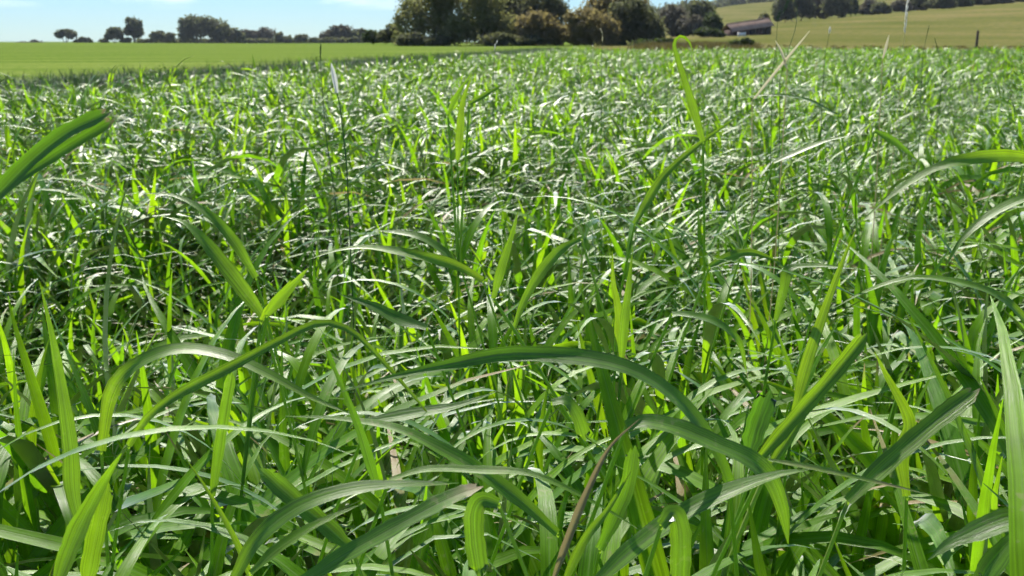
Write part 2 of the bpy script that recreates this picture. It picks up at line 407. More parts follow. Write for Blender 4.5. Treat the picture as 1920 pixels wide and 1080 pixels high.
# ------------------------------------------------------------------ the grass field as one mass
def source_collection(name, meshes):
    col = bpy.data.collections.new(name)
    for k, me in enumerate(meshes):
        o = bpy.data.objects.new('%s_%03d' % (name, k), me); col.objects.link(o)
    return col
def instancer(name, pts, rot, scl, idx, col, extra=None):
    if extra is None:
        me = bpy.data.meshes.new(name); me.vertices.add(len(pts)); me.vertices.foreach_set('co', np.asarray(pts, np.float32).ravel())
    else:
        me = extra; n0 = len(me.vertices); me.vertices.add(len(pts))
        buf = np.empty((n0 + len(pts)) * 3, np.float32); me.vertices.foreach_get('co', buf); buf[n0 * 3:] = np.asarray(pts, np.float32).ravel(); me.vertices.foreach_set('co', buf)
        z3 = np.zeros((n0, 3)); rot = np.vstack([z3, rot]); scl = np.vstack([z3, scl]); idx = np.concatenate([np.zeros(n0, int), idx])
        a = me.attributes.new('far', 'FLOAT', 'POINT'); a.data.foreach_set('value', np.concatenate([np.zeros(n0), np.ones(len(pts))]).astype(np.float32))
    a = me.attributes.new('rot', 'FLOAT_VECTOR', 'POINT'); a.data.foreach_set('vector', np.asarray(rot, np.float32).ravel())
    a = me.attributes.new('scl', 'FLOAT_VECTOR', 'POINT'); a.data.foreach_set('vector', np.asarray(scl, np.float32).ravel())
    a = me.attributes.new('idx', 'INT', 'POINT'); a.data.foreach_set('value', np.asarray(idx, np.int32))
    me.update()
    o = obj(name, me)
    ng = bpy.data.node_groups.new(name, 'GeometryNodeTree')
    ng.interface.new_socket('Geometry', in_out='INPUT', socket_type='NodeSocketGeometry')
    ng.interface.new_socket('Geometry', in_out='OUTPUT', socket_type='NodeSocketGeometry')
    n, l = ng.nodes, ng.links
    gi, go = n.new('NodeGroupInput'), n.new('NodeGroupOutput')
    ip = n.new('GeometryNodeInstanceOnPoints'); ci = n.new('GeometryNodeCollectionInfo')
    ci.inputs['Collection'].default_value = col; ci.inputs['Separate Children'].default_value = True; ci.inputs['Reset Children'].default_value = True
    def na(nm, t):
        x = n.new('GeometryNodeInputNamedAttribute'); x.data_type = t; x.inputs['Name'].default_value = nm; return x
    r, s, i = na('rot', 'FLOAT_VECTOR'), na('scl', 'FLOAT_VECTOR'), na('idx', 'INT')
    er = n.new('FunctionNodeEulerToRotation')
    l.new(gi.outputs[0], ip.inputs['Points']); l.new(ci.outputs[0], ip.inputs['Instance'])
    ip.inputs['Pick Instance'].default_value = True
    l.new(i.outputs['Attribute'], ip.inputs['Instance Index']); l.new(r.outputs['Attribute'], er.inputs[0]); l.new(er.outputs[0], ip.inputs['Rotation'])
    l.new(s.outputs['Attribute'], ip.inputs['Scale'])
    if extra is None: l.new(ip.outputs[0], go.inputs[0])
    else:           # real blades live in the mesh itself; the points to scatter on are its loose vertices
        jn = n.new('GeometryNodeJoinGeometry'); fl = na('far', 'FLOAT'); sep = n.new('GeometryNodeSeparateGeometry'); sep.domain = 'POINT'
        gt = n.new('ShaderNodeMath'); gt.operation = 'GREATER_THAN'; gt.inputs[1].default_value = 0.5
        l.new(fl.outputs['Attribute'], gt.inputs[0]); l.new(gt.outputs[0], sep.inputs['Selection'])
        l.new(gi.outputs[0], sep.inputs['Geometry']); l.new(sep.outputs['Selection'], ip.inputs['Points'])
        l.new(sep.outputs['Inverted'], jn.inputs[0]); l.new(ip.outputs[0], jn.inputs[0]); l.new(jn.outputs[0], go.inputs[0])
    md = o.modifiers.new('scatter', 'NODES'); md.node_group = ng
    return o

def scatter_grid(rng, x0, x1, y0, y1, step):
    gx, gy = np.meshgrid(np.arange(x0, x1, step), np.arange(y0, y1, step))
    X = gx.ravel() + rng.uniform(-.5, .5, gx.size) * step * 1.1; Y = gy.ravel() + rng.uniform(-.5, .5, gx.size) * step * 1.1
    return X, Y

rng = np.random.default_rng(7)
NEAR_VARIANTS = 44
till = [tiller(100 + k, 0.33, seg=8, wmul=1.08) for k in range(NEAR_VARIANTS)]
M_BOTH = [M_LEAF]
near_src = [merge(lv + [st]) for st, lv in till]
midn_src = [merge(tiller(600 + k, 0.33, seg=6, wmul=1.1, up=(0.32, 0.10))[1]) for k in range(36)]
mid_src = [merge(tiller(400 + k, 0.34, seg=6, across=1, nl=4, wmul=1.15, up=(0.26, 0.08))[1]) for k in range(30)]
patch_mesh = []
for k in range(10):
    prng = np.random.default_rng(900 + k); parts = []
    for q in range(26):
        st, lv = tiller(2000 + k * 60 + q, 0.35 * prng.uniform(.9, 1.1), seg=5, nl=3, wmul=1.5, up=(0.26, 0.08))
        a = prng.uniform(0, 6.283); ox, oy = prng.uniform(-.25, .25, 2); ca, sa = math.cos(a), math.sin(a)
        R = np.array([[ca, -sa, 0], [sa, ca, 0], [0, 0, 1]])
        for (V, F, U, A) in lv: parts.append((V @ R.T + (ox, oy, 0), F, U, A))
    V, F, U, A = merge(parts); patch_mesh.append(mesh_from('grass_patch', V, F, U, A, mats=M_BOTH))

# near zone: candidates for single plants and for the mass around them
X, Y = scatter_grid(rng, -2.8, 2.8, -0.9, 2.3, 0.050)
ok = (np.abs(X) < 1.25 + 0.57 * np.maximum(Y, 0)) & (np.hypot(X, Y) > 0.33) & in_field(X, Y)
X, Y = X[ok], Y[ok]
def plant_xform(X, Y, rng, base=1.0):
    n = len(X); sc = canopy(X, Y) * rng.uniform(0.82, 1.16, n) * base
    tall = rng.random(n) < 0.03; sc = np.where(tall, sc * rng.uniform(1.08, 1.22, n), sc)
    # the wind presses everything one way, in gusts
    z = rng.uniform(0, 6.283, n); ax = rng.normal(0, .09, n); ay = rng.normal(0, .09, n) - 0.17 - 0.12 * np.sin(1.3 * X + 2.1 * Y) * np.sin(0.8 * X - 0.5 * Y)
    rot = np.stack([np.cos(z) * ax + np.sin(z) * ay, -np.sin(z) * ax + np.cos(z) * ay, z], 1)
    return sc, rot
SC, ROT = plant_xform(X, Y, rng)
SC = SC * (0.97 - 0.13 * sstep(Y, 0.9, 2.3))
IDX = np.random.default_rng(21).integers(0, NEAR_VARIANTS, len(X))
HERO_N = 62
# plants whose tops lie in the frame, nearest first
tz = 0.55 * SC; fy = Y * cp - (tz - CAMZ) * sp; fx = X / np.maximum(fy, .05) * FPX; fv = 540 - (Y * sp + (tz - CAMZ) * cp) / np.maximum(fy, .05) * FPX
vis = (fy > 0.3) & (np.abs(fx) < 1010) & (fv < 1180)
order = np.argsort(np.where(vis, np.hypot(X, Y), 99))
SINGLE = order[:300 - HERO_N]
rest = np.ones(len(X), bool); rest[SINGLE] = False

proto_stem = [mesh_from('stem', *t[0][:3], attrs=t[0][3], mats=[M_STEM]) for t in till]
proto_leaf = [[mesh_from('leaf', V, F, U, A, mats=[M_LEAF]) for (V, F, U, A) in t[1]] for t in till]
NUM = ['no', 'one', 'two', 'three', 'four', 'five', 'six']
def look_label(k, sc):
    lk = LOOKS[100 + k]; n = len(till[k][1])
    a = 'tall' if sc > 1.12 else 'short' if sc < 0.9 else 'middling'
    b = 'all arching or spread' if not lk['stand'] else '%s standing upright' % NUM[lk['stand']]
    c = 'a withered lower leaf' if lk['withered'] else 'a sharply bent leaf' if lk['kink'] else 'a browned tip' if lk['tip'] else 'wholly green'
    return '%s near-sward grass plant, %s leaves, %s, %s' % (a, NUM[n], b, c)
for q in SINGLE:
    k = int(IDX[q])
    o = thing('grass_plant', look_label(k, SC[q]), 'grass plant', (X[q], Y[q], 0), 0, 'green plants packed in the near sward')
    o.rotation_euler = [float(v) for v in ROT[q]]; o.scale = [float(SC[q])] * 3
    obj('stem', proto_stem[k], o)
    for me in proto_leaf[k]: obj('leaf', me, o)

# mass: near, middle and far parts of the same sward
def bake(src, X, Y, sc, rot, idx, rng):
    """copies of a few shoots as one real mesh"""
    Vs, Fs, Us, T, D, P = [], [], [], [], [], []; n = 0
    for k, (V, F, U, A) in enumerate(src):
        q = np.nonzero(idx == k)[0]
        if not len(q): continue
        cx, sx, cy_, sy, cz, sz = np.cos(rot[q, 0]), np.sin(rot[q, 0]), np.cos(rot[q, 1]), np.sin(rot[q, 1]), np.cos(rot[q, 2]), np.sin(rot[q, 2])
        R = np.empty((len(q), 3, 3))
        R[:, 0, 0] = cy_ * cz; R[:, 0, 1] = sx * sy * cz - cx * sz; R[:, 0, 2] = cx * sy * cz + sx * sz
        R[:, 1, 0] = cy_ * sz; R[:, 1, 1] = sx * sy * sz + cx * cz; R[:, 1, 2] = cx * sy * sz - sx * cz
        R[:, 2, 0] = -sy; R[:, 2, 1] = sx * cy_; R[:, 2, 2] = cx * cy_
        W = np.einsum('pij,vj->pvi', R, V) * sc[q][:, None, None] + np.stack([X[q], Y[q], ground_z(X[q], Y[q])], 1)[:, None]
        m = len(V); Vs.append(W.reshape(-1, 3).astype(np.float32))
        Fs.append((F[None] + (n + np.arange(len(q)) * m)[:, None, None]).reshape(-1, 4)); n += m * len(q)
        Us.append(np.tile(U, (len(q), 1))); T.append(np.tile(A['tone'], len(q))); D.append(np.tile(A['dry'], len(q))); P.append(np.repeat(rng.random(len(q)), m))
    return np.concatenate(Vs), np.concatenate(Fs), np.concatenate(Us), {'tone': np.concatenate(T), 'dry': np.concatenate(D), 'plant': np.concatenate(P)}
near = bake(near_src, X[rest], Y[rest], SC[rest], ROT[rest], IDX[rest], rng)
X1, Y1 = scatter_grid(rng, -4.6, 4.6, 2.3, 5.2, 0.054)
ok = (np.abs(X1) < 1.25 + 0.57 * Y1) & in_field(X1, Y1); X1, Y1 = X1[ok], Y1[ok]
sc, rot = plant_xform(X1, Y1, rng, 0.85); midn = bake(midn_src, X1, Y1, sc, rot, rng.integers(0, 36, len(X1)), rng)
X2, Y2 = scatter_grid(rng, -9, 12, 5.2, 14.5, 0.074)
ok = (np.abs(X2) < 1.3 + 0.55 * Y2) & in_field(X2, Y2); X2, Y2 = X2[ok], Y2[ok]
sc, rot = plant_xform(X2, Y2, rng, 0.86); midm = bake(mid_src, X2, Y2, sc, rot, rng.integers(0, 30, len(X2)), rng)
V, F, U, A = merge([near, midn, midm])
X3, Y3 = scatter_grid(rng, -9, 30, 14.5, 48, 0.33)
ok = (np.abs(X3) < 2.5 + 0.54 * Y3) & in_field(X3, Y3); X3, Y3 = X3[ok], Y3[ok]
sc, rot = plant_xform(X3, Y3, rng, 0.85); rot[:, :2] *= 0.5
col = source_collection('sward', patch_mesh)
fg = instancer('field_grass', np.stack([X3, Y3, ground_z(X3, Y3)], 1), rot, np.repeat(sc[:, None], 3, 1), rng.integers(0, 10, len(X3)), col,
               mesh_from('field_grass', V, F, U, A, mats=[M_LEAF]))
tag(fg, 'dense sward of glossy green grass filling the whole field', 'grass', kind='stuff')

# a darker taller strip along the edge of the light crop
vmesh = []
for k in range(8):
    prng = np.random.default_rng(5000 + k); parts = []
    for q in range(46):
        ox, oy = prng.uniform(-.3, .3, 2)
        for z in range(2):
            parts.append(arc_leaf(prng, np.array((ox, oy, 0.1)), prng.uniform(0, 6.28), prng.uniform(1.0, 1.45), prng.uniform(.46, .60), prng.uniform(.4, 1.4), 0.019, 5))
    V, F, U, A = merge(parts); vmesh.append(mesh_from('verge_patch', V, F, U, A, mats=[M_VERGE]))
vx, vy = [], []
dl = np.hypot(*(E1 - E0)); dirv = (E1 - E0) / dl; nrm = np.array((-dirv[1], dirv[0]))
for t in np.arange(-6, dl + 0.5, 0.30):
    for w in np.arange(0.0, 0.75, 0.3):
        p = E0 + dirv * (t + rng.uniform(-.15, .15)) + nrm * (w + rng.uniform(-.12, .12)); vx.append(p[0]); vy.append(p[1])
vx, vy = np.array(vx), np.array(vy); nv = len(vx)
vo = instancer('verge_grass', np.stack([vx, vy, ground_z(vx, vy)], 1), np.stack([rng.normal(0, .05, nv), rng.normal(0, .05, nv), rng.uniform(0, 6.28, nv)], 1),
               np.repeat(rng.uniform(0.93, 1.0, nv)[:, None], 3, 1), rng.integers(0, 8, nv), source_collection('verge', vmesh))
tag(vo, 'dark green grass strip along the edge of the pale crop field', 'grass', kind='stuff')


# ------------------------------------------------------------------ plants one can pick out
def catmull(P, n):
    P = np.asarray(P, float); P = np.vstack([2 * P[0] - P[1], P, 2 * P[-1] - P[-2]])
    d = np.linalg.norm(np.diff(P[1:-1], axis=0), axis=1); cum = np.concatenate([[0], np.cumsum(d)]); out = []
    for t in np.linspace(0, cum[-1], n):
        i = min(np.searchsorted(cum, t, side='right') - 1, len(d) - 1); u = (t - cum[i]) / d[i]
        a, b, c, e = P[i], P[i + 1], P[i + 2], P[i + 3]
        out.append(0.5 * (2 * b + (c - a) * u + (2 * a - 5 * b + 4 * c - e) * u * u + (3 * b - a - 3 * c + e) * u ** 3))
    return np.array(out)

def hero_leaf(spec, hrng):
    """spec: path of pixels base->tip, width px, face (0 = lies flat, 1 = turned to the viewer), blunt, tone, dry, depth slope"""
    path = np.array(spec['p'], float); w = spec['w']; f = spec.get('f', 0.45)
    d = spec.get('d') or float(np.clip(0.0195 * FPX / w, 0.5, 3.0))
    ds = np.linspace(1 - spec.get('k', 0.0) / 2, 1 + spec.get('k', 0.0) / 2, len(path)) * d
    P = catmull([unproj(x, y, dd) for (x, y), dd in zip(path, ds)], 26)
    s = np.linspace(0, 1, 26)
    wm = w * d / FPX * 0.75
    if spec.get('blunt'):
        wd = wm * (0.6 + 0.4 * sstep(s, 0, .3)); wd[-1] *= 0.82
    else:
        tp = spec.get('taper', 0.6)
        wd = wm * (0.55 + 0.45 * sstep(s, 0, .25)) * np.clip((1 - s) / tp, 0.02, 1) ** 0.8
    tc = EYE - P; tc /= np.linalg.norm(tc, axis=1)[:, None]
    f = np.interp(s, np.linspace(0, 1, len(f)), f) if np.ndim(f) else np.full(26, f)
    Nn = (1 - f)[:, None] * np.array((0, 0, 1.0)) + f[:, None] * tc
    # keep a usable normal where the blade runs along it
    Nn = Nn + 0.08 * np.array((0.3, -1, 0.2))
    dry = spec.get('dry', 0.0)
    if isinstance(dry, tuple):
        dry = dry[2] * sstep(s, dry[0], dry[1]) if len(dry) == 3 else dry[2] * np.exp(-((s - dry[0]) / dry[1]) ** 2)
    roll = hrng.normal(0, .12) * s + spec.get('tw', 0.0) * sstep(s, 0.3, 0.9)
    wd = wd * (1 + 0.05 * np.sin(s * 23 + hrng.uniform(0, 6)) + 0.03 * hrng.normal(size=26))
    V, F, U, A = strip(P, wd, Nn, spec.get('fold', 0.2), 6, spec.get('tone', hrng.uniform(.3, .8)), dry, roll)
    if spec.get('blunt'):       # torn end
        T = P[-1] - P[-2]; T /= np.linalg.norm(T)
        V[-7:] += T * (wm * np.array((-.45, -.1, -.3, .2, 0, -.35, -.5)) * hrng.uniform(.6, 1.2, 7))[:, None]
        V[-14:-7] -= T * (wm * np.array((.45, .2, .2, 0, .1, .3, .5)))[:, None]
    return P, (V, F, U, A)

def hero_plant(label, leaves, seed, cat='grass plant', fill=4):
    hrng = np.random.default_rng(seed)
    data = [hero_leaf(sp_, hrng) for sp_ in leaves]
    P0 = data[0][0]
    b = P0[0]; t0 = P0[2] - P0[0]; t0 /= np.linalg.norm(t0)
    hx = -t0[:2] * min(0.16, 0.3 * b[2])
    root = np.array((b[0] + hx[0] + hrng.uniform(-.02, .02), b[1] + hx[1] * 0.5 + hrng.uniform(0, .06), 0.0)); root[2] = ground_z(root[0], root[1])
    o = thing('grass_plant', label, cat, root)
    mid = root * 0.45 + b * 0.55 + np.array((hx[0] * 0.35, hx[1] * 0.35, -0.02))
    s = np.linspace(0, 1, 9)[:, None]; SP = (1 - s) ** 2 * root + 2 * s * (1 - s) * mid + s * s * b
    V, F, U, A = tube(SP - root, np.linspace(0.0024, 0.0014, 9), 6)
    obj('stem', mesh_from('stem', V, F, U, mats=[M_STEM]), o)
    for n_, (P, (V, F, U, A)) in enumerate(data):
        if n_:      # join a further leaf to the stem with its sheath
            j = SP[6]; q = np.linspace(0, 1, 6)[:, None]; m2 = (j + P[0]) / 2 + (0, 0, 0.01)
            C2 = (1 - q) ** 2 * j + 2 * q * (1 - q) * m2 + q * q * P[0]
            if np.linalg.norm(j - P[0]) > 0.02:
                tv = tube(C2 - root, np.linspace(0.002, 0.0018, 6), 5); obj('sheath', mesh_from('sheath', *tv[:3], mats=[M_STEM]), o)
        obj('leaf', mesh_from('leaf', V - root, F, U, A, mats=[M_BROAD]), o)
    for k in range(fill):
        p0 = SP[2 + int(1.5 * k)] - root
        lf = arc_leaf(hrng, p0, hrng.uniform(0, 6.28), hrng.uniform(.8, 1.2), hrng.uniform(.22, .34), hrng.uniform(1.2, 2), hrng.uniform(.011, .016), 10, 2, 1.2)
        obj('leaf', mesh_from('leaf', *lf[:3], attrs=lf[3], mats=[M_LEAF]), o)
    return o

HEROES = [
 ('long broad leaf arching sideways over the sward, dark underside and pale bend', [dict(p=[(1368,905),(1352,862),(1325,815),(1280,758),(1205,703),(1110,674),(960,664),(850,682),(740,706),(640,735)], w=50, f=[.35,.3,.25,.4,.6,.62,.5,.3], d=.70, tone=.35, taper=.5)]),
 ('arched leaf with a white streaked sheen at its crown', [dict(p=[(190,845),(210,735),(258,682),(335,655),(420,666),(500,700),(585,746),(668,780)], w=42, f=[.5,.5,.3,.22,.3,.5], tone=.6, taper=.45)]),
 ('long narrow arched leaf bending down into the sward with a pale back', [dict(p=[(1045,1000),(975,938),(900,884),(820,838),(740,802),(640,786),(535,780)], w=42, f=[.55,.5,.35,.25,.3], d=.78, tone=.4)]),
 ('slim yellow-green leaf rising in an even diagonal then curling over', [dict(p=[(242,835),(275,785),(330,742),(430,690),(530,636),(600,606),(660,622),(720,680),(790,760),(830,812)], w=30, f=.6, d=.82, tone=.75, taper=.75)]),
 ('dark thin leaf spike standing at a slant, its tip withered', [dict(p=[(712,930),(694,870),(672,800),(640,722),(606,642)], w=27, f=.58, d=.72, tone=.0, taper=.8, dry=(.85,1,.8))]),
 ('dark upright leaf with a straight cut top beside the streaked arch', [dict(p=[(398,930),(408,860),(420,780),(434,700)], w=26, f=.6, d=.78, tone=.05, blunt=1)]),
 ('tall upright bright green leaf with a long pointed tip', [dict(p=[(150,985),(136,920),(132,840),(118,740),(100,640),(76,535)], w=42, f=.9, d=.80, tone=.7, taper=.75)]),
 ('steep leaf with a white glossy face above a lime blade', [dict(p=[(105,1100),(135,1020),(165,955),(205,885),(228,850)], w=52, f=[.3,.3,.5,.8], tone=.4, d=.62), dict(p=[(160,1110),(172,1040),(188,960),(200,905)], w=44, f=.9, tone=.8, d=.66, blunt=1)]),
 ('broad leaf pair leaning across with white gloss along the upper one', [dict(p=[(440,1085),(480,1015),(548,958),(630,925),(720,910),(860,905)], w=50, f=[.4,.35,.28,.3,.6], d=.66, tone=.5, taper=.5), dict(p=[(470,1075),(520,1030),(590,985),(680,944)], w=34, f=.35, d=.66, tone=.6)]),
 ('stout leaf with a rusty brown frayed end', [dict(p=[(560,1095),(640,1045),(720,1000),(790,962),(850,932),(900,914)], w=50, f=.5, d=.64, tone=.35, blunt=1, dry=(.72,1,.62))]),
 ('thin bright stalk-like leaf slanting up from the sward floor', [dict(p=[(480,1110),(445,1020),(392,925),(345,855)], w=20, f=.8, d=.72, tone=.8, taper=.9)]),
 ('dull olive leaf broken off square at its end', [dict(p=[(660,1030),(610,985),(550,935),(492,882)], w=46, f=.55, d=.70, tone=.3, blunt=1, dry=.22)]),
 ('short blunt hanging leaf with a yellow fold at the top', [dict(p=[(935,945),(905,938),(890,960),(890,1010),(900,1080)], w=50, f=.8, d=.64, tone=.35, blunt=1, dry=(.0,.15,.35))]),
 ('short blunt hanging leaf with white glossy bands', [dict(p=[(1240,985),(1262,962),(1274,990),(1276,1040),(1274,1100)], w=52, f=[.6,.6,.55,.42,.4], d=.62, tone=.6, blunt=1)]),
 ('long pale leaf lying flat in a gentle rise, glossy all along', [dict(p=[(1110,1100),(1180,1035),(1260,975),(1350,928),(1450,892),(1520,880)], w=54, f=[.35,.3,.3,.35], d=.66, tone=.6, taper=.4)]),
 ('withered brown leaf curling up between green ones', [dict(p=[(1035,1095),(1070,1000),(1105,915),(1145,838),(1200,785)], w=21, f=.5, d=.64, tone=.1, dry=.8, fold=.7)]),
 ('narrow lime leaf blade standing beside the withered brown leaf', [dict(p=[(1050,1110),(1095,1015),(1140,955),(1185,880)], w=24, f=.8, d=.66, tone=.8)]),
 ('straight leaf cut square with a pale frayed end', [dict(p=[(1590,940),(1635,895),(1690,845),(1755,790),(1832,732)], w=48, f=.4, d=.74, tone=.55, blunt=1, dry=(.93,1,.7))]),
 ('stiff bright green folded leaf pointing up, top bitten off', [dict(p=[(1415,870),(1480,795),(1560,705),(1622,628)], w=36, f=.85, d=.78, tone=.8, blunt=1, fold=.45, dry=(.96,1,.5)), dict(p=[(1440,880),(1505,780),(1540,720)], w=26, f=.7, d=.80, tone=.9)]),
 ('tall slim lime leaf standing straight with a fine tip', [dict(p=[(1490,770),(1510,690),(1545,585),(1580,490),(1606,428)], w=30, f=.85, d=1.0, tone=.8, taper=.7)]),
 ('wide grey-green leaf with a shiny bruised patch', [dict(p=[(1950,960),(1880,978),(1830,998),(1780,1020),(1740,1050)], w=62, f=.4, d=.62, tone=.3, dry=(.4,.15,.35,0))]),
 ('wide pale leaf tip poking up beside the bruised one', [dict(p=[(1830,1110),(1860,1060),(1905,1010),(1960,975)], w=56, f=.35, d=.62, tone=.5)]),
 ('broad pale leaf folding over and hanging limp', [dict(p=[(1175,800),(1210,790),(1270,803),(1340,832),(1405,862),(1445,900),(1468,960),(1478,1020)], w=58, f=[.5,.35,.3,.4,.7], d=.68, tone=.45, taper=.35)]),
 ('needle-thin straw-pale leaf pointing across', [dict(p=[(1440,862),(1530,878),(1640,903),(1748,928)], w=17, f=.4, d=.72, tone=.5, dry=.42)]),
 ('short blunt leaf leaning over a lime one', [dict(p=[(1125,1030),(1150,975),(1175,915),(1190,838)], w=38, f=.6, d=.72, tone=.35, blunt=1)]),
 ('big dark upright leaf pair with torn brown tips', [dict(p=[(-60,420),(0,360),(60,300),(125,250),(205,212)], w=44, f=.52, d=.58, tone=.0, blunt=1, dry=(.95,1,.85), fold=.35), dict(p=[(-60,440),(10,355),(90,300),(150,262),(212,226)], w=32, f=.5, d=.60, tone=.0, blunt=1, dry=(.93,1,.9))], ),
 ('curved leaf with a white shining tip over its lime base', [dict(p=[(492,592),(470,562),(430,510),(385,455),(345,418),(302,405)], w=38, f=[.9,.9,.6,.3,.22], d=.98, tone=.85, taper=.45)]),
 ('thin arched leaf parallel to the white-tipped one', [dict(p=[(480,520),(440,455),(395,405),(330,368),(260,362)], w=28, f=[.8,.5,.3,.25], d=1.15, tone=.5)]),
 ('upright folded leaf whose thin pale end droops over', [dict(p=[(1318,265),(1305,220),(1290,170),(1272,115),(1264,82),(1276,68),(1292,78),(1302,108)], w=24, f=.95, d=1.25, tone=.7, taper=.85)]),
 ('cluster of narrow leaves splayed at the tip of a shoot', [dict(p=[(858,300),(862,250),(868,190),(886,140)], w=20, f=.9, d=1.6, tone=.8), dict(p=[(840,215),(856,180),(884,138)], w=13, f=.8, d=1.6, tone=.5), dict(p=[(880,195),(910,178),(952,154)], w=14, f=.6, d=1.6, tone=.8)]),
 ('long slender leaf slanting up to a fine dark point', [dict(p=[(1190,420),(1210,385),(1245,330),(1305,275),(1392,212)], w=24, f=[.4,.5,.7,.7], d=1.3, tone=.6, taper=.8)]),
 ('white shining leaf lying almost level above the canopy', [dict(p=[(1450,305),(1500,283),(1550,264),(1606,252)], w=22, f=.25, d=1.45, tone=.5)]),
 ('large arched leaf running in level then drooping to a pale point', [dict(p=[(1960,300),(1880,292),(1800,302),(1740,322),(1680,360),(1615,415)], w=34, f=[.9,.8,.4,.25,.25], d=1.05, tone=.8, taper=.6)]),
 ('arched leaf below it with a white sheen on the drooping half', [dict(p=[(1960,360),(1900,380),(1850,408),(1802,452),(1770,505)], w=30, f=[.5,.3,.22,.25], d=1.05, tone=.4)]),
 ('thin level leaf with a pale back in the open canopy', [dict(p=[(1570,215),(1510,186),(1440,178),(1378,186)], w=14, f=.28, d=1.9, tone=.5)]),
 ('small dark leaf with its underside showing, tip down', [dict(p=[(1640,245),(1680,268),(1725,305)], w=20, f=.6, d=1.5, tone=.0)]),
 ('pale arched leaf with a hooked white back', [dict(p=[(865,505),(832,472),(790,446),(745,436),(700,432)], w=26, f=.28, d=1.3, tone=.4, taper=.4)]),
 ('long low arched leaf, lime at its root', [dict(p=[(905,525),(860,500),(780,478),(690,464),(630,470),(575,488)], w=28, f=[.8,.6,.3,.25], d=1.2, tone=.8)]),
 ('broad matt leaf facing up like a shallow trough', [dict(p=[(800,615),(750,600),(700,575),(638,552)], w=38, f=.35, d=1.0, tone=.3)]),
 ('pair of lime leaves opening in a wide V', [dict(p=[(500,590),(530,555),(578,503)], w=30, f=.9, d=.95, tone=.8), dict(p=[(490,600),(520,560),(545,525)], w=22, f=.9, d=.97, tone=.75)]),
 ('white edged leaf hanging like a blade', [dict(p=[(1090,448),(1050,470),(1015,510),(985,560),(966,610),(955,655)], w=28, f=[.5,.6,.7,.45,.35], d=1.15, tone=.4)]),
 ('short pale leaf bent sharply at its middle', [dict(p=[(1260,588),(1300,592),(1345,606),(1385,640),(1400,700)], w=30, f=[.28,.28,.4,.8], d=1.05, tone=.4)]),
 ('curved lime leaf rising and bowing to its tip', [dict(p=[(1330,500),(1365,483),(1410,474),(1465,492)], w=26, f=.55, d=1.15, tone=.8)]),
 ('upright lime leaf lit through, narrow waist', [dict(p=[(1165,680),(1170,610),(1178,545),(1186,470)], w=24, f=.95, d=1.05, tone=.8)]),
 ('upright lime leaf with dark shoot beside it', [dict(p=[(1155,660),(1160,590),(1150,530),(1148,470)], w=20, f=.9, d=1.1, tone=.9), dict(p=[(925,560),(938,510),(960,440),(972,395)], w=22, f=.9, d=1.1, tone=.75)]),
 ('pale bent leaf with a squared elbow', [dict(p=[(1455,600),(1470,540),(1480,505),(1530,498),(1620,505)], w=24, f=[.8,.6,.3,.25,.3], d=1.05, tone=.4)]),
 ('leaf streaked with light, arching low over dark gaps', [dict(p=[(1960,640),(1880,560),(1790,528),(1700,522),(1620,548),(1560,580)], w=28, f=[.5,.35,.25,.35], d=.98, tone=.7)]),
 ('slender leaf crossing the streaked arch', [dict(p=[(1700,930),(1690,850),(1705,790),(1660,700),(1640,660)], w=34, f=.9, d=.80, tone=.8)]),
 ('pale thin arched leaf in front of a dark hollow', [dict(p=[(730,900),(800,880),(900,882),(1000,890),(1110,940),(1210,1000)], w=26, f=.3, d=.7, tone=.6, dry=.3)]),
 ('grey leaf blade lying across stems beneath the long arch', [dict(p=[(690,790),(780,775),(860,760),(930,735)], w=36, f=.4, d=.82, tone=.3)]),
 ('small blunt drooping leaf with a cream edge', [dict(p=[(1035,755),(1060,752),(1080,775),(1098,825)], w=34, f=[.4,.35,.5,.7], d=.85, tone=.6, blunt=1, dry=.2)]),
 ('dark bluish leaf standing in shade', [dict(p=[(1405,850),(1418,800),(1442,735)], w=52, f=.62, d=.86, tone=.0, blunt=1)]),
]
for n_, (lab, lv) in enumerate(HEROES):
    hero_plant(lab[:], lv, 7000 + n_)

# ------------------------------------------------------------------ flower stalks and straws above the canopy
M_SEED = simple_mat('seed_chaff', (0.66, 0.65, 0.60), (0.82, 0.81, 0.77), 60.0, 0.6, trans=(0.85, 0.84, 0.78), tfac=0.55)
M_STALK = simple_mat('stalk', (0.05, 0.10, 0.025), (0.10, 0.16, 0.05), 20.0, 0.6)
M_STRAW = simple_mat('straw', (0.50, 0.44, 0.26), (0.68, 0.62, 0.42), 40.0, 0.5, trans=(0.7, 0.64, 0.42), tfac=0.55)

def spike(P, R, n, hrng, mat_width=0.0014):
    """chaffy head: little scales set round an axis"""
    parts = []
    for k in range(n):
        t = k / n; i = t * (len(P) - 1); a = int(i); u = i - a
        p = P[a] * (1 - u) + P[min(a + 1, len(P) - 1)] * u
        ax = P[min(a + 1, len(P) - 1)] - P[a]; ax /= np.linalg.norm(ax) + 1e-9
        az = hrng.uniform(0, 6.28); side = np.cross(ax, (math.cos(az), math.sin(az), 0.2)); side /= np.linalg.norm(side)
        r = R * math.sin(math.pi * min(1, 0.15 + 0.85 * t)) ** 0.6; L = R * 3.2
        q = np.array([p, p + side * r * .6 + ax * L * .4, p + side * r + ax * L * .8, p + side * r * .8 + ax * L * 1.2])
        V, F, U, A = strip(q, np.array((.3, 1, .8, .1)) * mat_width, np.cross(np.gradient(q, axis=0), side) + 1e-6, .3, 2)
        parts.append((V, F, U, {}))
    return merge(parts)

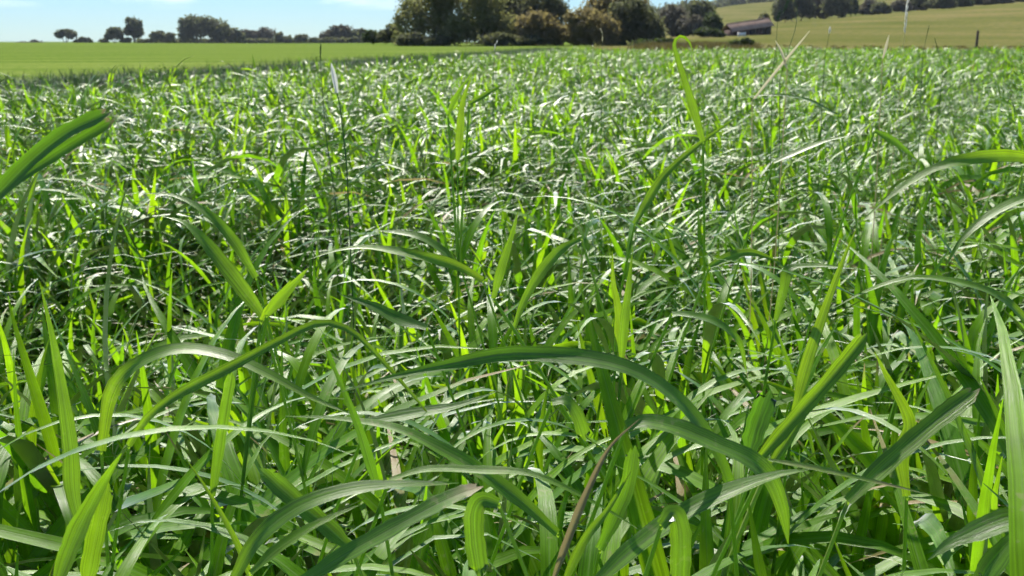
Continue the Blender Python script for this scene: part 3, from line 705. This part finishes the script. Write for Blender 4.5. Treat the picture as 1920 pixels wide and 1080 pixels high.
def stalk(name, label, px, d, mat, r0=0.0014, head=None, headmat=None, cat='grass stalk', headr=0.004, seed=1, nn=60, blade=0):
    hrng = np.random.default_rng(seed)
    P = catmull([unproj(x, y, d) for x, y in px], 18)
    root = np.array((P[0][0] + hrng.uniform(-.05, .05), P[0][1] + .03, 0.0)); root[2] = ground_z(root[0], root[1])
    o = thing(name, label, cat, root)
    full = np.vstack([catmull([root, (root + P[0]) / 2 + (.01, 0, 0.03), P[0]], 6)[:-1], P]) - root
    tv = tube(full, np.linspace(r0, r0 * .5, len(full)), 5); obj('stem', mesh_from('stem', *tv[:3], mats=[mat]), o)
    if blade:       # bleached withered leaf; on straws, a ribbon added facing the viewer for brightness
        H = P[int(18 * (1 - head)):]; q = np.linspace(0, 1, len(H)); tcv = EYE - H; tcv /= np.linalg.norm(tcv, axis=1)[:, None]
        V, F, U, A = strip(H - root + tcv * 0.004, blade * np.sin(np.pi * np.clip(.12 + .86 * q, 0, 1)) ** .7, tcv + (.25, 0, .1), .35, 2)
        obj('bleached_ribbon', mesh_from('bleached_ribbon', V, F, U, mats=[headmat or M_SEED]), o); return o
    if head is not None:
        H = P[int(18 * (1 - head)):] - root
        V, F, U, A = spike(H, headr, nn, hrng); obj('seed_head', mesh_from('seed_head', V, F, U, mats=[headmat or M_SEED]), o)
    return o
stalk('grass_stalk', 'white feathery seed head on a tall thin stalk before the hillside', [(1678,260),(1688,160),(1694,90),(1698,40),(1704,-15)], 2.3, M_STRAW, r0=.0007, head=.30, headr=.0030, nn=60, seed=11)
stalk('grass_stalk', 'bleached white leaf on top of a dark stalk before the light crop field', [(650,310),(644,255),(638,205),(630,165),(621,118)], 1.7, M_STALK, head=.30, blade=.009, seed=12)
stalk('grass_stalk', 'bare dark stalk standing beside the bleached white leaf', [(612,260),(606,190),(601,120),(601,82)], 2.4, M_STALK, head=.2, headmat=M_STALK, headr=.002, nn=30, seed=13)
stalk('grass_stalk', 'tall bending stalk with a nodding green head before the shed', [(1462,150),(1478,95),(1492,50),(1494,10),(1482,-2),(1470,20)], 2.0, M_STALK, r0=.0009, head=.2, headmat=M_STALK, headr=.003, nn=26, seed=14)
stalk('grass_stalk', 'thin upright green stalk next to the nodding one', [(1448,140),(1455,90),(1458,40),(1462,22)], 2.2, M_STALK, r0=.0009, head=.2, headmat=M_STALK, headr=.0025, nn=26, seed=15)
stalk('grass_stalk', 'slim stalk with a small pale bud before the olive hillside', [(1546,110),(1552,80),(1556,55)], 2.6, M_STALK, r0=.0009, head=.22, headr=.0025, nn=20, seed=16)
stalk('grass_stalk', 'slim dark stalk with a narrow dark head before the olive hillside', [(1730,105),(1736,75),(1742,48)], 2.6, M_STALK, r0=.0008, head=.4, headmat=M_STALK, headr=.0012, nn=16, seed=17)
stalk('grass_stalk', 'short dark stalk between the white seed head and the fence post', [(1768,130),(1760,100),(1752,70)], 2.4, M_STALK, r0=.0008, head=.4, headmat=M_STALK, headr=.0010, nn=14, seed=18)
stalk('grass_stalk', 'fine stalk with a hooked tip before the dark grove', [(1128,150),(1128,100),(1130,70),(1126,55)], 2.5, M_STALK, r0=.0008, head=.3, headmat=M_STRAW, headr=.0018, nn=20, seed=19)
stalk('grass_stalk', 'fine stalk with a pale tip before the light crop strip', [(924,180),(926,120),(928,88),(932,78)], 2.6, M_STALK, r0=.0009, head=.25, headr=.002, nn=20, seed=20)
stalk('dry_straw', 'long pale straw bent at a joint above the canopy', [(1410,190),(1450,140),(1490,92),(1518,58)], 1.9, M_STRAW, r0=.0012, cat='straw', seed=21, head=.95, blade=.0055, headmat=M_STRAW)
stalk('dry_straw', 'short pale straw crossing the long one', [(1476,130),(1466,100),(1454,76)], 1.9, M_STRAW, r0=.0012, cat='straw', seed=22, head=.95, blade=.005, headmat=M_STRAW)
stalk('dry_straw', 'short straw sticking up from the canopy behind the white seed head', [(1655,110),(1661,88),(1667,66)], 2.3, M_STRAW, r0=.0012, cat='straw', seed=23, head=.95, blade=.006, headmat=M_STRAW)

# ------------------------------------------------------------------ trees, bushes, shed and post in the distance
def leaf_cloud(lobes, n, size, rng_, hollow=0.45, flat=0.0):
    """lobes: (x,y,z,rx,ry,rz). many small bent leaf sprays through the volume of the lobes"""
    L = np.array(lobes, float); vol = (L[:, 3] * L[:, 4] * L[:, 5]) ** 0.75; pick = rng_.choice(len(L), n, p=vol / vol.sum())
    d = rng_.normal(size=(n, 3)); d /= np.linalg.norm(d, axis=1)[:, None]
    rad = np.maximum(hollow, rng_.random(n) ** 0.45) * (1 + 0.16 * rng_.normal(size=n))
    c = L[pick, :3] + d * rad[:, None] * L[pick, 3:6]
    nrm = d + rng_.normal(0, .75, (n, 3)); nrm[:, 2] += 0.35; nrm /= np.linalg.norm(nrm, axis=1)[:, None]
    t = np.cross(nrm, rng_.normal(size=(n, 3))); t /= np.linalg.norm(t, axis=1)[:, None]; b = np.cross(nrm, t)
    s = size * rng_.uniform(.55, 1.4, n)[:, None]
    mid = c + nrm * s * .22
    V = np.stack([c - t * s * .6, mid - b * s * .38, c + t * s * .6, mid + b * s * .38], 1).reshape(-1, 3)
    F = np.arange(4 * n).reshape(-1, 4)
    lobe_t = rng_.random(len(L))
    tone = np.clip(0.35 * rng_.random(n) + 0.65 * lobe_t[pick], 0, 1)
    return V, F, np.zeros((4 * n, 2)), {'tone': np.repeat(tone, 4)}

def foliage(name, c1, c2, trans):
    return simple_mat(name, c1, c2, 0.35, 0.75, trans=trans, random=True, spec=0.2, tfac=0.45)
F_OLIVE = foliage('olive_foliage', (0.105, 0.118, 0.048), (0.185, 0.190, 0.080), (0.34, 0.36, 0.12))
F_BROWN = foliage('brownish_foliage', (0.115, 0.102, 0.048), (0.185, 0.160, 0.074), (0.33, 0.28, 0.10))
F_DARK = foliage('dark_foliage', (0.06, 0.072, 0.044), (0.11, 0.118, 0.066), (0.18, 0.20, 0.08))
F_GREEN = foliage('green_foliage', (0.045, 0.068, 0.026), (0.075, 0.10, 0.035), (0.08, 0.12, 0.03))
F_GREY = foliage('greyish_foliage', (0.09, 0.085, 0.066), (0.15, 0.14, 0.105), (0.16, 0.15, 0.10))

def tree(label, Y, base_px, lobes, mat, name='tree', cat='tree', group=None, n=2600, size=None, seed=0, trunk=True, sink=0.0, trunk_r=None, hollow=0.45, base_y=None):
    """lobes: (px, py, rx px, ry px[, depth m]) seen at ground distance Y"""
    rng_ = np.random.default_rng(seed); k = Y / 1942.0
    Xb = (base_px - 960) / 1942.0 * Y; zb = float(ground_z(Xb, Y)) - sink
    o = thing(name, label, cat, (Xb, Y, zb), 0, group)
    LB = []
    for lb in lobes:
        p = at_y(lb[0], lb[1], Y); dy = lb[4] if len(lb) > 4 else rng_.uniform(-.35, .35) * lb[2] * k
        LB.append((p[0] - Xb, dy, p[2] - zb, lb[2] * k, 0.5 * (lb[2] + lb[3]) * k * 0.9, lb[3] * k))
    # smaller lumps on each lobe give an uneven outline
    full = list(LB)
    for (x, y, z, rx, ry, rz) in LB:
        for q in range(7):
            d = rng_.normal(size=3); d /= np.linalg.norm(d); f = rng_.uniform(.28, .5)
            full.append((x + d[0] * rx * .82, y + d[1] * ry * .82, z + d[2] * rz * .82, rx * f, ry * f, rz * f))
    V, F, U, A = leaf_cloud(full, int(n * 1.6), size or 5.0 * k, rng_, hollow)
    V[:, 2] = np.maximum(V[:, 2], sink + 0.05)
    obj('crown', mesh_from('crown', V, F, U, A, smooth=False, mats=[mat]), o)
    if trunk:
        top = max(l[2] for l in LB); r = trunk_r or max(.07, 0.03 * top); parts = []
        cx = np.mean([l[0] for l in LB]); fork = max(0.25 * top, 0.3)
        parts.append(tube([(0, 0, -.3), (0.02, 0, fork * .5), (cx * .3, 0, fork)], (r * 1.3, r, r * .85), 8))
        for l in LB:
            e = np.array(l[:3]); s_ = np.array((cx * .3, 0, fork * .98)); m_ = s_ * .45 + e * .55 + (0, 0, .1 * top)
            if np.linalg.norm(e - s_) > .2: parts.append(tube([s_, (s_ + m_) / 2, m_, e], (r * .7, r * .5, r * .35, r * .12), 6))
        V, F, U, A = merge(parts); obj('trunk', mesh_from('trunk', V, F, U, mats=[M_BARK]), o)
    return o

# the dark grove beyond the field
G = 'trees of the dark grove'
tree('big rounded olive tree at the open end of the dark grove', 112, 815, [(800,20,48,45),(772,52,34,34),(835,-10,40,40),(840,52,45,32)], F_OLIVE, group=G, n=6500, seed=31)
tree('tall dark tree rising behind the front of the dark grove', 118, 925, [(920,0,60,48),(880,-18,40,35),(960,10,48,50),(925,52,62,32)], F_DARK, group=G, n=6000, seed=32)
tree('olive tree with layered lit boughs in the middle of the dark grove', 110, 910, [(895,40,40,34),(940,52,44,32),(910,8,38,30),(860,58,26,26)], F_OLIVE, group=G, n=5500, seed=33)
tree('dark green tree with a notched crown near the grove middle', 115, 1010, [(1005,12,44,34),(1040,30,30,30),(985,45,48,38)], F_DARK, group=G, n=5000, seed=34)
tree('brown-leaved low tree at the grove front', 107, 1030, [(1010,52,36,30),(1040,66,24,20)], F_BROWN, group=G, n=3800, seed=35)
tree('brown bushy tree with tawny boughs at the grove front', 106, 1110, [(1100,48,44,34),(1082,66,24,22),(1135,60,30,28)], F_BROWN, group=G, n=5000, seed=36)
tree('dark round tree closing the grove beside the weedy ground', 109, 1190, [(1190,42,46,40),(1215,58,28,28),(1160,62,30,24)], F_DARK, group=G, n=5200, seed=37)
tree('tall russet tree showing above the brown bushes', 116, 1155, [(1150,8,46,28),(1185,18,34,26),(1120,20,30,24)], F_BROWN, group=G, n=4200, seed=38)
tree('low dark bush hugging the grove foot', 105, 960, [(930,76,30,13),(985,78,30,12)], F_DARK, name='bush', cat='bush', n=2200, seed=39, trunk=False)
tree('low dark bush at the foot of the olive tree', 108, 790, [(770,76,30,13),(815,78,30,12)], F_DARK, name='bush', cat='bush', n=2000, seed=40, trunk=False)
tree('small green bush beside the grove on the weedy ground', 95, 1225, [(1215,84,30,9),(1245,80,20,8)], F_GREEN, name='bush', cat='bush', n=1200, seed=41, trunk=False)
tree('small dark tree leaning on the open end of the grove', 122, 740, [(738,62,16,18),(722,68,14,11)], F_DARK, group=G, n=1400, seed=42)
tree('low pale green bush between hedge and grove', 130, 705, [(700,69,20,10),(718,70,14,9)], F_GREEN, name='bush', cat='bush', n=900, seed=43, trunk=False)

# skyline trees beyond the crop field
D = 430
tree('flat-topped umbrella tree standing alone on the skyline', D, 122, [(122,62,17,6),(112,66,9,5),(133,66,9,5)], F_DARK, name='umbrella_tree', n=900, seed=51, sink=1.2, hollow=.2, trunk_r=.3)
tree('smaller umbrella tree next to the tallest skyline tree', D, 214, [(214,60,15,8),(206,68,8,6),(224,68,8,6)], F_DARK, name='umbrella_tree', n=800, seed=52, sink=1.2, hollow=.2, trunk_r=.3)
tree('tallest skyline tree with an open oval crown', D, 251, [(251,44,14,11),(243,58,10,9),(260,60,10,9),(252,66,7,5)], F_DARK, name='umbrella_tree', n=1000, seed=53, sink=1.2, hollow=.2, trunk_r=.35)
tree('little bush beside the lone umbrella tree', D, 160, [(160,76,12,5),(146,78,8,3)], F_DARK, name='bush', cat='bush', n=400, seed=54, trunk=False, sink=1.2)
tree('low bush before the smaller umbrella tree', D, 194, [(194,77,9,4),(234,76,10,5)], F_DARK, name='bush', cat='bush', n=300, seed=55, trunk=False, sink=1.2)
tree('dark flat bush between the umbrella trees and the broad tree', D, 303, [(296,68,16,8),(318,70,12,7)], F_DARK, name='bush', cat='bush', n=900, seed=56, trunk=False, sink=1.2)
tree('broad dark skyline tree with two domes', D, 372, [(366,50,30,19),(350,62,16,14),(386,44,20,12)], F_DARK, n=3200, seed=57, sink=1.2)
tree('dark skyline tree sloping off the broad double-domed one', D, 415, [(412,58,22,18),(436,66,20,12)], F_DARK, n=2000, seed=58, sink=1.2)
tree('greyish low skyline tree', D + 40, 478, [(462,68,24,10),(498,66,18,12)], F_GREY, n=1300, seed=59, sink=1.2)
tree('small pointed skyline bush', D, 524, [(523,70,8,9),(540,74,12,5)], F_DARK, name='bush', cat='bush', n=450, seed=60, trunk=False, sink=1.2)
tree('small round skyline bush', D, 566, [(566,72,13,6),(588,75,8,4)], F_DARK, name='bush', cat='bush', n=400, seed=61, trunk=False, sink=1.2)
tree('dark skyline tree clump with a grey dome', D - 60, 640, [(640,60,24,11),(616,68,16,10)], F_GREY, n=1500, seed=62, sink=1.0)
tree('dark low skyline tree next to the grey dome', D - 60, 672, [(670,67,20,11),(650,72,24,8)], F_DARK, n=1300, seed=63, sink=1.0)
tree('faint far bush low on the skyline', 700, 65, [(66,80,14,4),(40,82,12,3)], F_GREY, name='bush', cat='bush', n=250, seed=64, trunk=False, sink=2.0)

tree('long low hedge joining the skyline bushes', D + 15, 470, [(x, 77, 16, 4) for x in range(270, 610, 17)], F_DARK, name='hedge', cat='hedge', n=2600, seed=65, trunk=False, sink=1.2)
tree('low hedge running from the grey-domed clump to the grove', D - 90, 700, [(x, 76, 12, 5) for x in range(610, 750, 13)], F_DARK, name='hedge', cat='hedge', n=1500, seed=66, trunk=False, sink=1.0)

# wood behind the grove and shed
W = 'grey-brown trees behind the shed'
tree('grey-brown tree filling the gap beside the grove', 190, 1265, [(1262,36,26,26),(1280,52,26,18)], F_GREY, group=W, n=2600, seed=71)
tree('tall bluish tree behind the shed', 205, 1310, [(1312,22,30,22),(1300,42,26,20)], F_DARK, group=W, n=2600, seed=72)
tree('pale grey tree between grove and shed', 185, 1300, [(1295,48,24,16),(1325,50,18,14)], F_GREY, group=W, n=1900, seed=73)
tree('dark green tree close behind the shed roof', 172, 1338, [(1338,42,15,18),(1345,54,12,11)], F_GREEN, group=W, n=1300, seed=74)
tree('small dark tree at the high gable of the shed', 166, 1432, [(1432,40,10,14),(1428,50,11,10)], F_DARK, group=W, n=1000, seed=75)
tree('low bush at the foot of the pasture', 70, 1392, [(1388,84,20,9),(1402,80,12,8)], F_GREEN, name='bush', cat='bush', n=900, seed=76, trunk=False)
tree('round green bush before the grey trees', 150, 1330, [(1325,60,22,8),(1345,64,14,6)], F_GREEN, name='bush', cat='bush', n=900, seed=77, trunk=False)

# tree line along the hill crest
crest = [(1470,14,18,22,F_DARK,'dark tree that starts the hill-crest line'),(1500,8,22,24,F_DARK,'round dark tree, second along the hill crest'),
 (1535,12,20,20,F_GREY,'greyish tree in the hill-crest line'),(1568,6,22,22,F_DARK,'tall dark tree amid the hill-crest line'),(1592,8,14,16,F_GREEN,'narrow green tree on the hill crest'),
 (1630,14,18,12,F_GREY,'low grey tree on the hill crest past the gap'),(1652,14,14,10,F_DARK,'small dark crest tree with the grey one'),(1690,10,16,10,F_GREY,'thin grey crest tree'),
 (1722,6,16,12,F_DARK,'dark crest tree behind the white seed head'),(1765,4,22,12,F_DARK,'broad dark crest tree above the olive slope'),(1800,2,20,13,F_GREEN,'green crest tree above the olive slope'),
 (1838,0,20,12,F_DARK,'dark crest tree above the fence post'),(1875,-3,20,12,F_GREY,'grey crest tree high on the hill'),(1908,-6,22,12,F_DARK,'dark crest tree at the top of the hill')]
for q, (x, y, rx, ry, mt, lab) in enumerate(crest):
    tree(lab, 262 + (q % 3) * 6, x, [(x, y, rx, ry), (x + rx * .6, y + ry * .45, rx * .7, ry * .6), (x - rx * .6, y + ry * .4, rx * .7, ry * .6)], mt, group='trees along the hill crest', n=1500, seed=100 + q)

# far wooded ridge: one bluish mass
wr = np.random.default_rng(5); lob = []
for q in range(150):
    px = wr.uniform(1040, 1960); Yv = wr.uniform(640, 760); Xv = (px - 960) / 1942 * Yv; r = wr.uniform(3.2, 6.0)
    lob.append((Xv, Yv, float(ground_z(Xv, Yv)) + r * .7, r, r, r * .9))
V, F, U, A = leaf_cloud(lob, 16000, 2.0, wr)
tag(obj('far_wood', mesh_from('far_wood', V, F, U, A, smooth=False, mats=[F_DARK])), 'far wooded ridge above the pale pasture', 'woodland', kind='stuff')

# dry weeds past the end of the tall grass
M_WEED = simple_mat('dry_weed', (0.13, 0.10, 0.035), (0.22, 0.17, 0.06), 3.0, 0.8, trans=(0.14, 0.13, 0.03), random=True)
wmesh = []
for k in range(5):
    prng = np.random.default_rng(8000 + k); parts = []
    for q in range(40):
        ox, oy = prng.uniform(-.5, .5, 2)
        parts.append(arc_leaf(prng, np.array((ox, oy, 0)), prng.uniform(0, 6.28), prng.uniform(.9, 1.5), prng.uniform(.25, .6), prng.uniform(.1, .9), 0.05, 4, 1))
    V, F, U, A = merge(parts); wmesh.append(mesh_from('weed_patch', V, F, U, A, mats=[M_WEED]))
wx, wy = [], []
for q in range(900):
    Yv = wr.uniform(50, 104); rr = wr.uniform(0.125, 0.235) if q % 3 else wr.uniform(0.12, .5)
    wx.append(rr * Yv); wy.append(Yv)
wx, wy = np.array(wx), np.array(wy); nw = len(wx)
wo = instancer('dry_weeds', np.stack([wx, wy, ground_z(wx, wy)], 1), np.stack([np.zeros(nw), np.zeros(nw), wr.uniform(0, 6.28, nw)], 1),
               np.repeat((wr.uniform(.5, 1.2, nw) * np.where(wx / wy < .24, 1.0, .45))[:, None], 3, 1), wr.integers(0, 5, nw), source_collection('weeds', wmesh))
tag(wo, 'brownish dry weeds on the rough ground below the shed', 'weeds', kind='stuff')

# shed
def box(x0, x1, y0, y1, z0, z1):
    V = np.array([(x, y, z) for z in (z0, z1) for y in (y0, y1) for x in (x0, x1)], float)
    F = np.array([(0, 2, 3, 1), (4, 5, 7, 6), (0, 1, 5, 4), (2, 6, 7, 3), (0, 4, 6, 2), (1, 3, 7, 5)])
    return V, F, np.zeros((8, 2)), {}
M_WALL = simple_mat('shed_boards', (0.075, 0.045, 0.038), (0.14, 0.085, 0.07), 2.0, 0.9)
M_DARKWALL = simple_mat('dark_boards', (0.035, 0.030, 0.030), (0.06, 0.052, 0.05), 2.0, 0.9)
M_ROOF = simple_mat('weathered_roof_sheet', (0.34, 0.225, 0.165), (0.48, 0.335, 0.25), 1.5, 0.9, spec=0.05)
M_WHITE = simple_mat('white_paint', (0.7, 0.7, 0.68), (0.8, 0.8, 0.78), 3.0, 0.6)
SY = 158.0; k = SY / 1942
SX = (1400 - 960) * k; SZ = min(float(ground_z(SX - 3.4, SY)), float(ground_z(SX, SY)))
zt = at_y(1400, 50, SY)[2]
sh = thing('shed', 'low weathered farm shed with a pale sloping roof below the hill', 'shed', (SX, SY, SZ), math.radians(16))
h = max(zt - SZ, 1.2)
def shp(name, parts, mt, parent=sh):
    V, F, U, A = merge(parts)
    if parent is sh: V[:, 2] += np.where(V[:, 2] > 0.3, 0.13 * V[:, 0], 0)      # roofline climbs with the slope
    return obj(name, mesh_from(name, V, F, U, smooth=False, mats=[mt]), parent)
shp('wall', [box(-3.1, -.4, -1.6, -1.5, -1, h - .1)], M_WALL)
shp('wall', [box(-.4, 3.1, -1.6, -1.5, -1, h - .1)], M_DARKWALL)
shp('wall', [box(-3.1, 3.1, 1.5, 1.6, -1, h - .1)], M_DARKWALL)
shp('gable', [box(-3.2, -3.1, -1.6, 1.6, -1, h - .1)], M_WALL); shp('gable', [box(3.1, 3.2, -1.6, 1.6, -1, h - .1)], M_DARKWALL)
for q in (-3.0, -1.3, .45, 2.2): shp('post', [box(q, q + .14, -1.72, -1.603, -1, h - .12)], M_BARK)
shp('door', [box(.75, 1.7, -1.64, -1.603, -.5, h - .5)], M_WALL)
shp('window', [box(-2.3, -1.6, -1.63, -1.603, h - 1.0, h - .5)], M_DARKWALL)
def roof_side(sgn):
    xs = np.linspace(-3.5, 3.5, 57); zz = .03 * np.sin(np.arange(57) * math.pi / 2)
    e = np.stack([xs, np.full(57, sgn * 2.0), h - .30 + zz], 1); r_ = np.stack([xs, np.zeros(57), h + .85 + zz], 1)
    V = np.vstack([e, r_, e - (0, 0, .05), r_ - (0, 0, .05)]); i = np.arange(56)
    F = np.vstack([np.stack([i, i + 1, 57 + i + 1, 57 + i], 1), np.stack([114 + i, 171 + i, 171 + i + 1, 114 + i + 1], 1), np.stack([i, 114 + i, 114 + i + 1, i + 1], 1)])
    return V, F, np.zeros((228, 2)), {}
shp('roof', [roof_side(-1)], M_ROOF); shp('roof', [roof_side(1)], M_ROOF)
shp('ridge_cap', [box(-3.52, 3.52, -.12, .12, h + .84, h + .90)], M_ROOF)
# white trough before the shed
tz_ = at_y(1391, 64, 150); gz = float(ground_z(tz_[0], 150))
tr = thing('water_trough', 'small white trough in front of the shed', 'trough', (tz_[0], 150, gz))
V, F, U, A = merge([box(-.55, .55, -.3, -.25, .1, .6), box(-.55, .55, .25, .3, .1, .6), box(-.55, -.5, -.25, .25, .1, .6), box(.5, .55, -.25, .25, .1, .6), box(-.5, .5, -.25, .25, .1, .16)])
obj('basin', mesh_from('basin', V, F, U, smooth=False, mats=[M_WHITE]), tr)
for q in (-.45, .37): shp('foot', [box(q, q + .08, -.24, .24, -.1, .097)], M_WHITE, tr)

# fence post
pp = at_y(1830, 92, 62); gz = float(ground_z(pp[0], 62)); topz = at_y(1830, 57, 62)[2]
po = thing('fence_post', 'lone brown wooden fence post at the foot of the hill', 'fence post', (pp[0], 62, gz))
tv = tube([(0, 0, -.2), (0.01, 0, .4), (.0, 0, topz - gz - .02), (0, 0, topz - gz)], (.085, .08, .075, .05), 8)
obj('shaft', mesh_from('shaft', *tv[:3], mats=[M_BARK]), po)

# ------------------------------------------------------------------ thin summer haze in the air
m_h, hn, hl = new_mat('haze_air'); ho = hn.new('ShaderNodeOutputMaterial')
pv = hn.new('ShaderNodeVolumePrincipled'); pv.inputs['Color'].default_value = (0.78, 0.89, 1.0, 1); pv.inputs['Density'].default_value = 0.00013
hl.new(pv.outputs[0], ho.inputs['Volume'])
V, F, U, A = box(-3300, 3300, -330, 1430, -9, 34)
tag(obj('haze', mesh_from('haze', V, F, U, smooth=False, mats=[m_h])), 'thin pale haze hanging in the air over the fields', 'haze', kind='stuff')
